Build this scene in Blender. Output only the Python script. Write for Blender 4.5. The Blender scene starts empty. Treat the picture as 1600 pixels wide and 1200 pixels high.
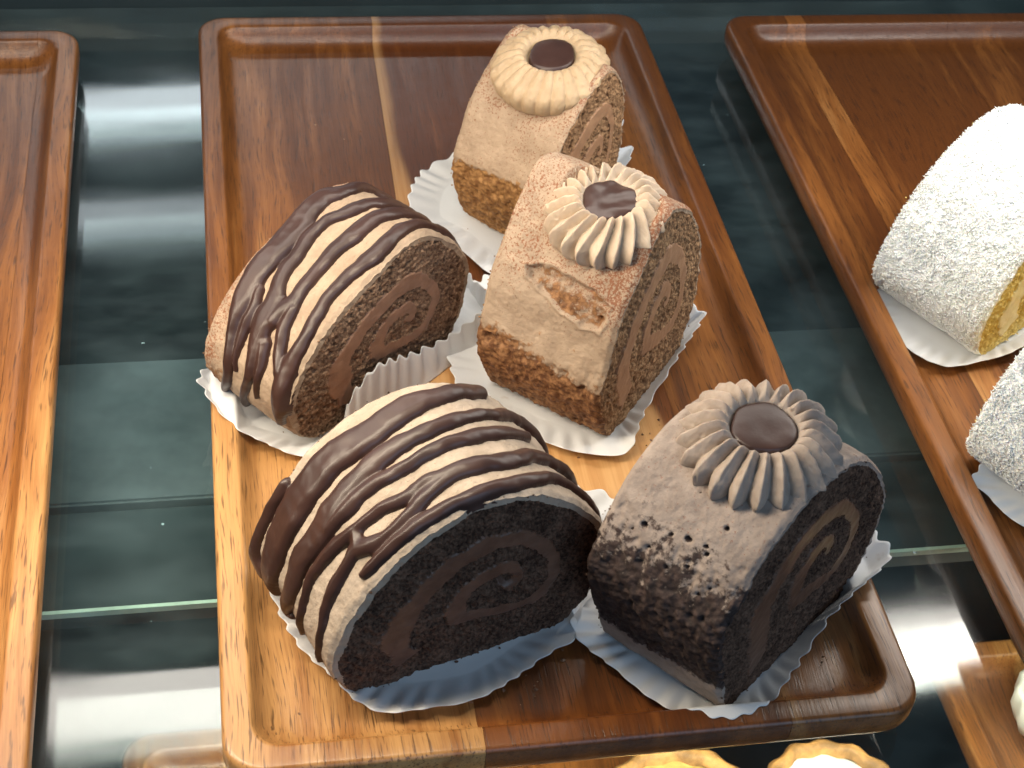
import bpy, bmesh, math
import numpy as np
from mathutils import Matrix, Vector

# ------------------------------------------------------------------ camera, world, lamps, exposure
CM = 0.01
scene = bpy.context.scene
col = scene.collection
CAM = np.array([-9.0695, -43.0788, 38.1690])            # centimetres
ROT = np.array([[0.9837841, -0.159595, 0.08184305],
                [-0.05073898, -0.68531693, -0.72647523],
                [0.17203024, 0.71054215, -0.68230158]])  # rows: right, down, forward
cam = bpy.data.cameras.new('camera')
cam.sensor_width = 36.0
cam.lens = 55.064
cam.clip_start = 0.01
cam.clip_end = 50.0
cam.dof.use_dof = True
cam.dof.focus_distance = 0.49
cam.dof.aperture_fstop = 36
cam_ob = bpy.data.objects.new('camera', cam)
col.objects.link(cam_ob)
cam_ob.matrix_world = Matrix.Translation(Vector(CAM * CM)) @ Matrix(np.array([ROT[0], -ROT[1], -ROT[2]]).T.tolist()).to_4x4()
scene.camera = cam_ob

world = bpy.data.worlds.new('World')
scene.world = world
world.use_nodes = True
world.node_tree.nodes['Background'].inputs['Color'].default_value = (0.36, 0.55, 0.72, 1)
world.node_tree.nodes['Background'].inputs['Strength'].default_value = 0.10

def area(name, loc, target, sx, sy, watts, color, spread=180):
    l = bpy.data.lights.new(name, 'AREA')
    l.shape = 'RECTANGLE'
    l.size, l.size_y = sx * CM, sy * CM
    l.energy = watts
    l.color = color
    l.spread = math.radians(spread)
    o = bpy.data.objects.new(name, l)
    col.objects.link(o)
    o.location = Vector(loc) * CM
    z = -(Vector(target) - Vector(loc)).normalized()
    x = Vector((1, 0, 0)); x = (x - z * x.dot(z)).normalized()      # the long side stays parallel to the shelf front
    y = z.cross(x)
    o.rotation_euler = Matrix((x, y, z)).transposed().to_euler()
    return o

# LED strip under the upper shelf of the case, above the cakes (its mirror image lies in the glass shelf)
area('case_lamp', (-2, 0.0, 22), (-2, 0.0, 0), 84, 3.4, 1.2, (1.0, 0.94, 0.85))
area('right_fill', (27, -1.0, 20.5), (22, 0.5, 4), 22, 2.0, 0.42, (1.0, 0.96, 0.88))  # added unseen light that brightens the coconut rolls
# warmer lamp over the left front of the case
area('warm_lamp', (-19, -12.0, 20), (-12, -11.0, 0), 32, 1.6, 1.3, (1.0, 0.86, 0.66))
# lamps of the room behind the case, mirrored in the glass shelf too
area('room_lamp', (-22, 45, 20), (-12, 0, 0), 70, 2.2, 0.40, (0.86, 0.96, 1.0))
area('room_lamp', (-30, 45, 29), (-12, 0, 0), 60, 2.2, 0.18, (0.86, 0.96, 1.0))
# daylight from the shop window behind the photographer
area('window_light', (30, -110, 70), (0, 0, 0), 110, 80, 6.0, (0.50, 0.72, 1.0))
# lamp under the glass that lights the lower shelf
area('lower_lamp', (8, -15.2, -4.7), (9, -13.6, -15), 44, 1.2, 0.9, (1.0, 0.9, 0.72))
scene.view_settings.view_transform = 'Standard'
scene.view_settings.look = 'None'
scene.view_settings.exposure = 0.0
scene.view_settings.gamma = 1.0

# ------------------------------------------------------------------ numbers
# profile control points (u, z) in cm, clockwise from the lower left corner of the cut face
CAKES = {
 'fd': dict(p0=(-6.25,-16.67), ang=17, ln=4.9, ax=112, ctr=(4.5,3.0), prof=[(.25,0),(-.5,.7),(-.8,1.7),(-.5,2.9),(0,3.95),(.77,5.05),(1.75,5.9),(2.6,6.35),(3.45,6.62),(4.3,6.62),(5.2,6.37),(6.2,5.7),(7.05,4.85),(7.6,4.05),(7.9,3.15),(7.95,2.2),(7.7,1.3),(7.2,.45),(6.5,.02),(4.5,0),(2,0)]),
 'ld': dict(p0=(-6.48,-6.25), ang=40, ln=3.95, ax=131, ctr=(3.9,2.9), prof=[(.2,0),(-.9,.5),(-1.4,1.5),(-1.4,2.4),(-1.1,3.05),(-.35,4.0),(.68,4.8),(1.55,5.2),(2.5,5.6),(3.45,5.95),(4.35,6.0),(5.25,5.65),(6.2,4.85),(6.9,3.9),(7.2,3.1),(7.1,2.0),(6.7,.9),(6.0,.15),(4.2,0),(2.2,0)]),
 'rr': dict(p0=(4.32,-18.3), ang=38, ln=4.35, ax=133, ctr=(3.3,4.4), prof=[(.15,0),(-.7,1.5),(-1.4,3.3),(-1.65,4.4),(-1.4,5.3),(-.8,6.5),(0,7.4),(1.2,8.05),(2.65,8.1),(3.9,7.7),(5.2,6.6),(6.5,4.8),(7.0,3.5),(7.0,2.1),(6.6,.8),(5.8,.1),(4,0),(2,0)]),
 'mr': dict(p0=(3.03,-7.25), ang=48, ln=4.75, ax=139, ctr=(2.7,4.4), prof=[(.3,0),(-.6,1.3),(-1.05,2.7),(-.75,4.2),(-.5,5.4),(.25,6.6),(1.05,7.75),(1.95,8.45),(2.75,8.3),(4.0,7.3),(5.2,5.5),(5.6,4.1),(5.8,2.6),(5.5,1.2),(4.9,.15),(3.5,0),(1.7,0)]),
 'br': dict(p0=(2.87,2.51), ang=44, ln=4.3, ax=132, ctr=(2.4,3.8), prof=[(.1,0),(-.6,1.0),(-1.0,2.2),(-1.0,3.3),(-.6,4.3),(-.2,5.25),(.4,5.95),(1.1,6.6),(2.0,7.2),(2.7,7.25),(3.4,6.6),(4.0,5.5),(4.2,4.2),(4.3,3.0),(4.1,1.5),(3.6,.2),(2.6,0),(1.2,0)]),
}

def closed_spline(pts, n):
    P=np.array(pts,float); m=len(P); out=[]
    for i in range(m):
        a,b,c_,d=P[i-1],P[i],P[(i+1)%m],P[(i+2)%m]
        t=np.linspace(0,1,24,endpoint=False)[:,None]
        out.append(.5*(2*b+(c_-a)*t+(2*a-5*b+4*c_-d)*t**2+(3*b-a-3*c_+d)*t**3))
    Q=np.vstack(out); Q2=np.vstack([Q,Q[:1]])
    L=np.r_[0,np.cumsum(np.linalg.norm(np.diff(Q2,axis=0),axis=1))]
    s=np.linspace(0,L[-1],n,endpoint=False)
    return np.stack([np.interp(s,L,Q2[:,k]) for k in range(Q.shape[1])],1), L[-1]
Z0=.9
_fd = [(u * 1.10, z * .95) for u, z in CAKES['fd']['prof']]
CAKES['c1'] = dict(p0=(17.9, -4.1), ang=33, ln=4.9, ax=121, ctr=(4.1, 3.0), prof=_fd)
CAKES['c2'] = dict(p0=(18.0, -12.9), ang=33, ln=4.6, ax=121, ctr=(4.1, 3.0), prof=_fd)
STRIPES = {
 'fd': [
  [(0.468,0.933,0.46),(0.407,0.849,0.56),(0.36,0.824,0.71),(0.323,0.79,0.79),(0.295,0.782,0.86),(0.26,0.807,0.92),(0.222,0.798,0.95),(0.178,0.782,0.95),(0.135,0.773,0.86),(0.092,0.748,0.71),(0.067,0.706,0.32)],
  [(0.193,0.958,0.35),(0.148,0.958,0.35),(0.088,0.966,0.53),(0.067,0.874,0.53)],
  [(0.7,0.7,0.18),(0.62,0.72,0.3),(0.518,0.79,0.4),(0.455,0.697,0.35),(0.405,0.639,0.39),(0.367,0.605,0.46),(0.33,0.605,0.51),(0.273,0.58,0.6),(0.242,0.563,0.65),(0.197,0.521,0.74),(0.152,0.529,0.65),(0.108,0.513,0.53),(0.068,0.555,0.44),(0.067,0.487,0.16)],
  [(0.5,0.588,0.35),(0.433,0.504,0.42),(0.387,0.471,0.4),(0.343,0.454,0.37),(0.307,0.454,0.4),(0.268,0.479,0.41),(0.238,0.471,0.42),(0.208,0.471,0.35)],
  [(0.72,0.4,0.2),(0.64,0.41,0.33),(0.5,0.387,0.44),(0.432,0.269,0.48),(0.385,0.252,0.51),(0.35,0.261,0.46),(0.322,0.286,0.41),(0.302,0.269,0.37),(0.273,0.311,0.35),(0.24,0.328,0.35),(0.207,0.361,0.35),(0.18,0.378,0.32),(0.142,0.387,0.26),(0.103,0.345,0.18),(0.067,0.353,0.08)],
  [(0.345,0.244,0.35),(0.32,0.21,0.4),(0.297,0.168,0.35),(0.27,0.151,0.35),(0.243,0.176,0.41),(0.223,0.235,0.42),(0.205,0.218,0.33),(0.177,0.202,0.32),(0.142,0.176,0.29),(0.118,0.134,0.18),(0.07,0.118,0.08)],
  [(0.7,0.1,0.2),(0.63,0.13,0.27),(0.495,0.168,0.33),(0.433,0.092,0.4),(0.392,0.067,0.41),(0.357,0.059,0.41),(0.323,0.076,0.39),(0.293,0.076,0.37),(0.262,0.076,0.35),(0.23,0.084,0.32),(0.213,0.084,0.21)],
  [(0.237,0.319,0.26),(0.228,0.235,0.32)],
 ],
 'ld': [
  [(0.64,0.74,0.2),(0.58,0.76,0.35),(0.507,0.866,0.38),(0.442,0.84,0.53),(0.412,0.899,0.68),(0.377,0.899,0.77),(0.34,0.866,0.77),(0.305,0.849,0.77),(0.273,0.849,0.77),(0.24,0.824,0.68),(0.207,0.79,0.51),(0.178,0.748,0.38),(0.148,0.689,0.34),(0.113,0.689,0.29),(0.063,0.832,0.24)],
  [(0.248,0.731,0.29),(0.222,0.672,0.31),(0.19,0.655,0.3),(0.165,0.63,0.21),(0.137,0.588,0.09)],
  [(0.66,0.55,0.2),(0.58,0.56,0.32),(0.478,0.555,0.44),(0.44,0.588,0.47),(0.407,0.63,0.44),(0.382,0.689,0.38),(0.35,0.714,0.43),(0.32,0.664,0.43),(0.292,0.655,0.44),(0.265,0.597,0.53),(0.242,0.538,0.68),(0.218,0.521,0.72),(0.19,0.487,0.6),(0.162,0.454,0.43),(0.133,0.454,0.3),(0.063,0.58,0.2)],
  [(0.192,0.42,0.43),(0.158,0.353,0.3),(0.117,0.336,0.12)],
  [(0.64,0.36,0.2),(0.58,0.35,0.35),(0.457,0.361,0.51),(0.422,0.395,0.55),(0.388,0.403,0.6),(0.35,0.429,0.51),(0.318,0.42,0.47),(0.29,0.403,0.47),(0.26,0.395,0.51),(0.242,0.445,0.47),(0.225,0.454,0.43)],
  [(0.252,0.353,0.38),(0.218,0.311,0.38),(0.192,0.252,0.39),(0.172,0.176,0.43)],
  [(0.62,0.13,0.2),(0.57,0.14,0.28),(0.45,0.151,0.39),(0.417,0.134,0.51),(0.383,0.118,0.55),(0.352,0.143,0.47),(0.32,0.168,0.43),(0.287,0.16,0.38),(0.26,0.134,0.38),(0.225,0.109,0.44),(0.19,0.109,0.55),(0.158,0.101,0.61),(0.128,0.076,0.58),(0.098,0.092,0.31)],
 ],
}
PAPER = {
 'fd': [(-8.65,-10.51,1.3), (-8.53,-12.36,1.2), (-8.22,-13.74,1.2), (-7.67,-15.13,1.2), (-6.84,-16.23,1.2), (-6.38,-16.89,1.1), (-5.93,-17.31,1.1), (-5.47,-17.55,1.1), (-4.41,-17.53,1.1), (-2.92,-17.36,1.1), (-1.72,-16.79,1.1), (-0.44,-15.95,1.1), (0.36,-15.52,1.1), (0.84,-14.48,1.2), (3.20,-11.00,1.2), (1.00,-9.30,1.2), (-3.00,-9.00,1.2), (-7.00,-9.80,1.2)],
 'rr': [(0.41,-14.81,1.2), (0.50,-15.58,1.1), (1.34,-16.71,1.1), (2.07,-17.72,1.1), (2.86,-18.44,1.1), (3.48,-18.90,1.2), (4.18,-19.10,1.2), (5.24,-18.76,1.2), (6.23,-17.81,1.3), (7.21,-16.83,1.5), (7.98,-16.09,1.9), (8.91,-15.44,2.2), (10.40,-14.32,2.3), (10.34,-13.43,2.3), (9.00,-9.60,1.3), (5.50,-10.00,1.1), (2.50,-11.50,1.1), (1.00,-13.00,1.1)],
 'mr': [(-1.71,-4.48,1.3), (-1.13,-5.64,1.1), (-0.08,-6.65,1.1), (0.90,-7.33,1.1), (1.89,-7.89,1.1), (3.15,-8.17,1.1), (3.75,-7.96,1.2), (4.33,-6.84,1.4), (4.99,-5.83,1.5), (6.22,-4.18,1.8), (7.63,-2.27,2.0), (7.30,-1.75,2.0), (7.00,2.00,1.2), (3.00,2.60,1.1), (-0.30,1.00,1.1), (-1.60,-1.50,1.1)],
 'ld': [(-10.25,-4.02,1.9), (-10.18,-4.80,1.9), (-9.87,-5.51,1.8), (-9.18,-6.39,1.6), (-8.39,-6.86,1.4), (-7.38,-7.28,1.1), (-6.60,-7.33,1.2), (-5.80,-6.13,1.2), (-5.53,-5.91,2.0), (-5.11,-5.55,2.5), (-4.42,-4.98,2.8), (-3.04,-3.82,2.2), (-1.74,-2.73,1.9), (-0.66,-1.83,2.0), (0.10,-1.18,2.1), (-1.50,2.40,1.2), (-5.00,1.50,1.1), (-8.50,-0.50,1.1)],
 'br': [(-2.19,5.27,1.3), (-1.09,4.05,1.1), (-0.18,2.55,1.1), (0.52,1.52,1.1), (1.93,1.24,1.2), (3.31,2.18,1.3), (5.37,5.02,1.5), (7.36,8.44,1.6), (6.65,8.93,1.6), (7.50,11.50,1.2), (4.00,11.50,1.1), (0.50,9.50,1.1), (-1.50,7.80,1.2)],
 'c1': [(15.11,-0.41,1.2), (14.82,-2.06,1.1), (15.20,-3.70,1.1), (16.19,-4.70,1.1), (17.62,-4.56,1.1), (19.54,-4.05,1.3), (24.00,-1.00,1.2), (25.00,4.00,1.2), (21.00,3.80,1.1), (17.50,1.60,1.1)],
 'c2': [(15.35,-9.96,1.2), (15.38,-11.05,1.1), (16.05,-12.47,1.1), (17.91,-13.39,1.1), (25.00,-9.00,1.2), (23.00,-6.00,1.2), (19.50,-7.00,1.2)],
}
BASE_LD = [(-9.64,-3.03), (-9.12,-4.80), (-8.14,-5.70), (-6.49,-6.38), (-5.86,-6.43), (-4.22,-5.06), (-2.02,-3.32), (0.04,-0.83), (-1.80,1.80), (-5.00,1.00), (-8.00,-1.00)]
rng = np.random.default_rng(7)
_perm = np.random.default_rng(3).permutation(256)
_perm = np.r_[_perm, _perm, _perm]
_grad = np.random.default_rng(5).normal(size=(256, 3))
_grad /= np.linalg.norm(_grad, axis=1)[:, None]

def perlin(P, scale=1.0, seed=0):
    P = np.asarray(P, float) * scale + seed * 17.31
    I = np.floor(P).astype(int)
    F = P - I
    w = F * F * F * (F * (F * 6 - 15) + 10)
    I &= 255
    out = 0
    for dx in (0, 1):
        for dy in (0, 1):
            for dz in (0, 1):
                h = _perm[_perm[_perm[(I[..., 0] + dx) & 255] + ((I[..., 1] + dy) & 255)] + ((I[..., 2] + dz) & 255)]
                g = _grad[h]
                d = g[..., 0] * (F[..., 0] - dx) + g[..., 1] * (F[..., 1] - dy) + g[..., 2] * (F[..., 2] - dz)
                out = out + d * (w[..., 0] if dx else 1 - w[..., 0]) * (w[..., 1] if dy else 1 - w[..., 1]) * (w[..., 2] if dz else 1 - w[..., 2])
    return out * 1.6

def fbm(P, scale=1.0, octaves=3, seed=0):
    o, a = 0, 1.0
    for k in range(octaves):
        o = o + a * perlin(P, scale * 2 ** k, seed + k * 3)
        a *= 0.5
    return o

def sstep(a, b, x):
    t = np.clip((x - a) / (b - a), 0, 1)
    return t * t * (3 - 2 * t)

# ------------------------------------------------------------------ mesh helpers (centimetres in, metres out)
def mesh_from(name, V, F, smooth=True):
    V = np.asarray(V, np.float32) * CM
    me = bpy.data.meshes.new(name)
    if isinstance(F, np.ndarray):
        n, k = F.shape
        me.vertices.add(len(V)); me.vertices.foreach_set('co', V.ravel())
        me.loops.add(n * k); me.loops.foreach_set('vertex_index', F.astype(np.int32).ravel())
        me.polygons.add(n)
        me.polygons.foreach_set('loop_start', np.arange(0, n * k, k, dtype=np.int32))
        me.polygons.foreach_set('loop_total', np.full(n, k, np.int32))
        me.update(calc_edges=True)
    else:
        me.from_pydata(V.tolist(), [], F)
        me.update()
    me.validate()
    if smooth:
        me.polygons.foreach_set('use_smooth', np.ones(len(me.polygons), bool))
    return me

def attr(me, name, values):
    a = me.attributes.new(name, 'FLOAT', 'POINT')
    a.data.foreach_set('value', np.asarray(values, np.float32).ravel())

def grid_faces(n, m, wrap=False):
    i = np.arange(n if wrap else n - 1)
    j = np.arange(m - 1)
    I, J = np.meshgrid(i, j, indexing='ij')
    a = I * m + J
    b = ((I + 1) % n) * m + J
    return np.stack([a, b, b + 1, a + 1], -1).reshape(-1, 4)

def compact(V, F, *extra):
    used = np.unique(F)
    remap = np.full(len(V), -1)
    remap[used] = np.arange(len(used))
    return (V[used], remap[F]) + tuple(e[used] for e in extra)

def put(name, me, mat, parent=None, loc=None):
    o = bpy.data.objects.new(name, me)
    col.objects.link(o)
    if mat is not None:
        me.materials.append(mat)
    if parent is not None:
        o.parent = parent
    if loc is not None:
        o.location = Vector(loc) * CM
    return o

def tag(o, label=None, cat=None, group=None, kind=None):
    if label: o['label'] = label
    if cat: o['category'] = cat
    if group: o['group'] = group
    if kind: o['kind'] = kind
    return o

def thing(name, loc, rz, label, cat, group=None):
    o = bpy.data.objects.new(name, None)
    o.empty_display_size = 0.01
    col.objects.link(o)
    o.location = Vector(loc) * CM
    o.rotation_euler.z = rz
    return tag(o, label, cat, group)

def boxes(name, specs, mat, parent=None, bevel=0.0):
    bm = bmesh.new()
    for (x0, x1, y0, y1, z0, z1) in specs:
        r = bmesh.ops.create_cube(bm, size=1.0)
        for v in r['verts']:
            v.co = Vector(((x0 + x1) / 2 + v.co.x * (x1 - x0), (y0 + y1) / 2 + v.co.y * (y1 - y0), (z0 + z1) / 2 + v.co.z * (z1 - z0))) * CM
    if bevel:
        bmesh.ops.bevel(bm, geom=bm.edges[:], offset=bevel * CM, segments=2, affect='EDGES')
    me = bpy.data.meshes.new(name)
    bm.to_mesh(me); bm.free()
    return put(name, me, mat, parent)

# ------------------------------------------------------------------ material helpers
class NT:
    def __init__(self, name):
        self.m = bpy.data.materials.new(name)
        self.m.use_nodes = True
        self.t = self.m.node_tree
        self.b = self.t.nodes['Principled BSDF']
    def n(self, kind, **kw):
        nd = self.t.nodes.new('ShaderNode' + kind)
        for k, v in kw.items():
            if k.startswith('i_'):
                nd.inputs[k[2:].replace('_', ' ')].default_value = v
            else:
                setattr(nd, k, v)
        return nd
    def l(self, a, b):
        self.t.links.new(a, b)
        return b
    def coord(self):
        return self.n('TexCoord').outputs['Object']
    def mapping(self, src, scale, rot=(0, 0, 0)):
        mp = self.n('Mapping')
        mp.inputs['Scale'].default_value = scale
        mp.inputs['Rotation'].default_value = rot
        self.l(src, mp.inputs['Vector'])
        return mp.outputs[0]
    def noise(self, src, scale, detail=4, rough=0.55, dist=0.0):
        nd = self.n('TexNoise')
        nd.inputs['Scale'].default_value = scale
        nd.inputs['Detail'].default_value = detail
        nd.inputs['Roughness'].default_value = rough
        nd.inputs['Distortion'].default_value = dist
        self.l(src, nd.inputs['Vector'])
        return nd.outputs[0]
    def math(self, op, a, b=None, clamp=False):
        nd = self.n('Math', operation=op, use_clamp=clamp)
        for k, v in enumerate((a, b)):
            if v is None: continue
            if isinstance(v, (int, float)): nd.inputs[k].default_value = v
            else: self.l(v, nd.inputs[k])
        return nd.outputs[0]
    def remap(self, v, a, b, c=0.0, d=1.0, smooth=True):
        nd = self.n('MapRange', interpolation_type='SMOOTHSTEP' if smooth else 'LINEAR')
        self.l(v, nd.inputs[0])
        for k, x in zip((1, 2, 3, 4), (a, b, c, d)): nd.inputs[k].default_value = x
        return nd.outputs[0]
    def mix(self, f, a, b, blend='MIX'):
        nd = self.n('Mix', data_type='RGBA', blend_type=blend)
        for k, v in ((0, f), (6, a), (7, b)):
            if isinstance(v, (int, float)): nd.inputs[k].default_value = v
            elif isinstance(v, tuple): nd.inputs[k].default_value = v + (1,) if len(v) == 3 else v
            else: self.l(v, nd.inputs[k])
        return nd.outputs[2]
    def attr(self, name):
        nd = self.n('Attribute', attribute_name=name)
        return nd.outputs['Fac']
    def bump(self, h, strength, dist, prev=None):
        nd = self.n('Bump')
        nd.inputs['Strength'].default_value = strength
        nd.inputs['Distance'].default_value = dist
        self.l(h, nd.inputs['Height'])
        if prev is not None: self.l(prev, nd.inputs['Normal'])
        return nd.outputs[0]
    def out(self, color=None, rough=None, normal=None, **kw):
        for key, v in (('Base Color', color), ('Roughness', rough), ('Normal', normal)):
            if v is None: continue
            if isinstance(v, tuple): self.b.inputs[key].default_value = v + (1,) if len(v) == 3 else v
            elif isinstance(v, (int, float)): self.b.inputs[key].default_value = v
            else: self.l(v, self.b.inputs[key])
        for k, v in kw.items():
            self.b.inputs[k.replace('_', ' ')].default_value = v
        return self.m

def mat_sponge(name, dark, light):
    t = NT(name)
    c = t.coord()
    a = t.noise(c, 900, 4, 0.6)
    big = t.noise(c, 120, 3)
    k = t.remap(t.math('ADD', t.math('MULTIPLY', a, 0.7), t.math('MULTIPLY', big, 0.35)), 0.36, 0.72)
    colr = t.mix(k, dark, light)
    n1 = t.bump(t.noise(c, 700, 5, 0.7), 0.9, 0.0010)
    v = t.n('TexVoronoi'); v.inputs['Scale'].default_value = 620; t.l(c, v.inputs['Vector'])
    n2 = t.bump(v.outputs[0], 0.6, 0.0008, n1)
    return t.out(colr, 0.92, n2, Specular_IOR_Level=0.2)

def mat_cream(name, base, dark, gloss=0.55):
    t = NT(name)
    c = t.coord()
    k = t.remap(t.noise(c, 160, 5, 0.6), 0.35, 0.7)
    n = t.bump(t.noise(c, 380, 4, 0.6), 0.35, 0.0006)
    m = t.out(t.mix(k, dark, base), gloss, n, Specular_IOR_Level=0.35)
    t.b.inputs['Subsurface Weight'].default_value = 0.12
    t.b.inputs['Subsurface Radius'].default_value = (0.004, 0.002, 0.001)
    t.b.inputs['Subsurface Scale'].default_value = 0.5
    return m

def mat_coat(name, base, shade, bare, bare_light, dust=(0.20, 0.055, 0.018)):
    """whipped cream coat: 'bare' shows the sponge skin, 'dust' sprinkles cocoa"""
    t = NT(name)
    c = t.coord()
    fine = t.noise(c, 420, 5, 0.65)
    mid = t.noise(c, 130, 4, 0.6)
    cream = t.mix(t.remap(mid, 0.35, 0.68), shade, base)
    spk = t.noise(c, 950, 2, 0.5)
    cream = t.mix(t.math('MULTIPLY', t.remap(spk, 0.66, 0.74), 0.45), cream, (0.16, 0.09, 0.05))
    # cocoa grains
    d = t.attr('dust')
    g = t.noise(c, 1250, 3, 0.7)
    clump = t.noise(c, 95, 3)
    lim = t.math('ADD', g, t.math('MULTIPLY', t.math('SUBTRACT', clump, 0.5), 0.22))
    lim = t.math('ADD', lim, t.math('MULTIPLY', d, 0.245))
    cream = t.mix(t.math('MULTIPLY', t.remap(lim, 0.68, 0.82), 0.80), cream, dust)
    b = t.attr('bare')
    bm_ = t.remap(t.math('ADD', t.math('ADD', b, t.math('MULTIPLY', t.math('SUBTRACT', mid, 0.5), 1.3)), t.math('MULTIPLY', t.math('SUBTRACT', fine, 0.5), 1.5)), 0.38, 0.66)
    barec = t.mix(t.remap(fine, 0.35, 0.7), bare, bare_light)
    colr = t.mix(bm_, cream, barec)
    n1 = t.bump(fine, 0.55, 0.0009)
    n2 = t.bump(t.noise(c, 1300, 3), 0.35, 0.0004, n1)
    return t.out(colr, 0.72, n2, Specular_IOR_Level=0.25)

def mat_wood(name, gold, red, heart, pore_strength=0.7, gloss=0.34, off_lo=-0.10):
    """oiled acacia: tone of each stave comes from the object colour (r: heartwood amount, g: offset)"""
    t = NT(name)
    c = t.coord()
    oi = t.n('ObjectInfo')
    sep = t.n('SeparateColor'); t.l(oi.outputs['Color'], sep.inputs[0])
    off = t.n('CombineXYZ'); t.l(sep.outputs[1], off.inputs[0]); t.l(sep.outputs[2], off.inputs[2])
    ad = t.n('VectorMath', operation='ADD'); t.l(c, ad.inputs[0]); t.l(off.outputs[0], ad.inputs[1])
    p = ad.outputs[0]
    warp = t.noise(t.mapping(p, (9, 4, 9)), 1.0, 3)
    wv = t.n('VectorMath', operation='MULTIPLY_ADD')
    t.l(warp, wv.inputs[0]); wv.inputs[1].default_value = (0.028, 0.0, 0.0); t.l(p, wv.inputs[2])
    q = wv.outputs[0]
    broad = t.noise(t.mapping(q, (45, 5, 30)), 1.0, 4, 0.6)
    band = t.noise(t.mapping(q, (230, 9, 120)), 1.0, 5, 0.65)
    fibre = t.noise(t.mapping(q, (1500, 40, 900)), 1.0, 3, 0.6)
    pore = t.noise(t.mapping(q, (1700, 95, 1400)), 1.0, 2, 0.5)
    k = t.math('ADD', t.math('MULTIPLY', broad, 1.1), t.math('MULTIPLY', band, 0.55))
    k = t.math('ADD', k, t.math('SUBTRACT', sep.outputs[0], 0.5))
    # the plank gets darker towards its far end (amount in the object colour's alpha)
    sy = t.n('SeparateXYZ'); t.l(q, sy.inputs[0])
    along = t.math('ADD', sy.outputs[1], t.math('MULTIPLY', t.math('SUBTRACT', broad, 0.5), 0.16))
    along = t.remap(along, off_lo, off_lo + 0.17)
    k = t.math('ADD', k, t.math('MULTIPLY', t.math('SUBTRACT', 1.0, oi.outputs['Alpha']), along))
    c1 = t.mix(t.remap(k, 0.62, 0.95), gold, red)
    c2 = t.mix(t.remap(k, 0.88, 1.22), c1, heart)
    c3 = t.mix(t.math('MULTIPLY', t.remap(fibre, 0.35, 0.75), 0.35), c2, (0.09, 0.03, 0.008), 'MULTIPLY')
    c3 = t.mix(t.math('MULTIPLY', t.remap(fibre, 0.4, 0.7), 0.30), c2, t.mix(1.0, c2, (0.45, 0.38, 0.30), 'MULTIPLY'))
    c4 = t.mix(t.math('MULTIPLY', t.remap(pore, 0.55, 0.68), pore_strength), c3, (0.05, 0.018, 0.006))
    rough = t.math('ADD', t.math('MULTIPLY', band, 0.22), gloss - 0.10)
    n1 = t.bump(t.math('SUBTRACT', fibre, t.math('MULTIPLY', t.remap(pore, 0.6, 0.7), 0.6)), 0.25, 0.0003)
    n2 = t.bump(t.noise(c, 60, 3), 0.12, 0.002, n1)
    return t, c4, rough, n2

# ------------------------------------------------------------------ materials
M = {}
M['sponge_shaded'] = mat_sponge('shaded chocolate sponge', (0.030, 0.015, 0.010), (0.19, 0.11, 0.074))  # shaded copy of one chocolate sponge, the shade put into its colour
M['sponge_half_lit'] = mat_sponge('chocolate sponge', (0.12, 0.064, 0.038), (0.42, 0.265, 0.165))  # half-lit copy of that sponge, the light put into its colour
M['sponge_lit'] = mat_sponge('lit chocolate sponge', (0.20, 0.105, 0.052), (0.46, 0.275, 0.145))  # lit copy of the same sponge for the rear rolls, light in the colour
M['sponge_yellow'] = mat_sponge('yellow sponge', (0.80, 0.58, 0.17), (0.92, 0.78, 0.36))
M['fill_shaded'] = mat_cream('shaded chocolate cream', (0.155, 0.084, 0.056), (0.105, 0.054, 0.035), 0.42)  # one chocolate filling as it looks in shade, set in the colour
M['fill_half_lit'] = mat_cream('chocolate cream', (0.32, 0.18, 0.115), (0.25, 0.135, 0.085))  # the same filling half lit, brightness set in the colour
M['fill_lit'] = mat_cream('lit chocolate cream', (0.38, 0.215, 0.12), (0.31, 0.17, 0.094))  # the same filling in full light, brightness set in the colour
M['fill_pale'] = mat_cream('pale custard', (0.92, 0.84, 0.56), (0.88, 0.78, 0.46))
M['coat'] = mat_coat('mocha cream coat', (0.42, 0.34, 0.27), (0.33, 0.265, 0.205), (0.045, 0.022, 0.014), (0.12, 0.06, 0.035))
M['coat_shaded'] = mat_coat('shaded cream coat', (0.34, 0.275, 0.235), (0.25, 0.198, 0.168), (0.022, 0.015, 0.014), (0.068, 0.044, 0.038))  # cream coat of the front right cake, shade painted as a darker, greyer base
M['coat_tan'] = mat_coat('dusted cream coat', (0.385, 0.285, 0.20), (0.305, 0.22, 0.152), (0.09, 0.035, 0.014), (0.30, 0.15, 0.065))
M['coat_gold'] = mat_coat('golden cream coat', (0.41, 0.295, 0.20), (0.34, 0.24, 0.16), (0.16, 0.07, 0.022), (0.36, 0.19, 0.07))
M['rosette'] = mat_cream('shaded rosette cream', (0.37, 0.30, 0.25), (0.29, 0.23, 0.19), 0.6)  # front right rosette, its dim light put into a greyer base colour
M['rosette_pale'] = mat_cream('pale rosette', (0.50, 0.395, 0.295), (0.44, 0.34, 0.25), 0.6)
M['rosette_gold'] = mat_cream('golden rosette', (0.46, 0.33, 0.205), (0.40, 0.28, 0.165), 0.6)
M['coconut'] = mat_cream('coconut', (0.95, 0.96, 0.94), (0.93, 0.94, 0.90), 0.6)
M['coconut'].node_tree.nodes['Principled BSDF'].inputs['Subsurface Weight'].default_value = 0.15

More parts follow.
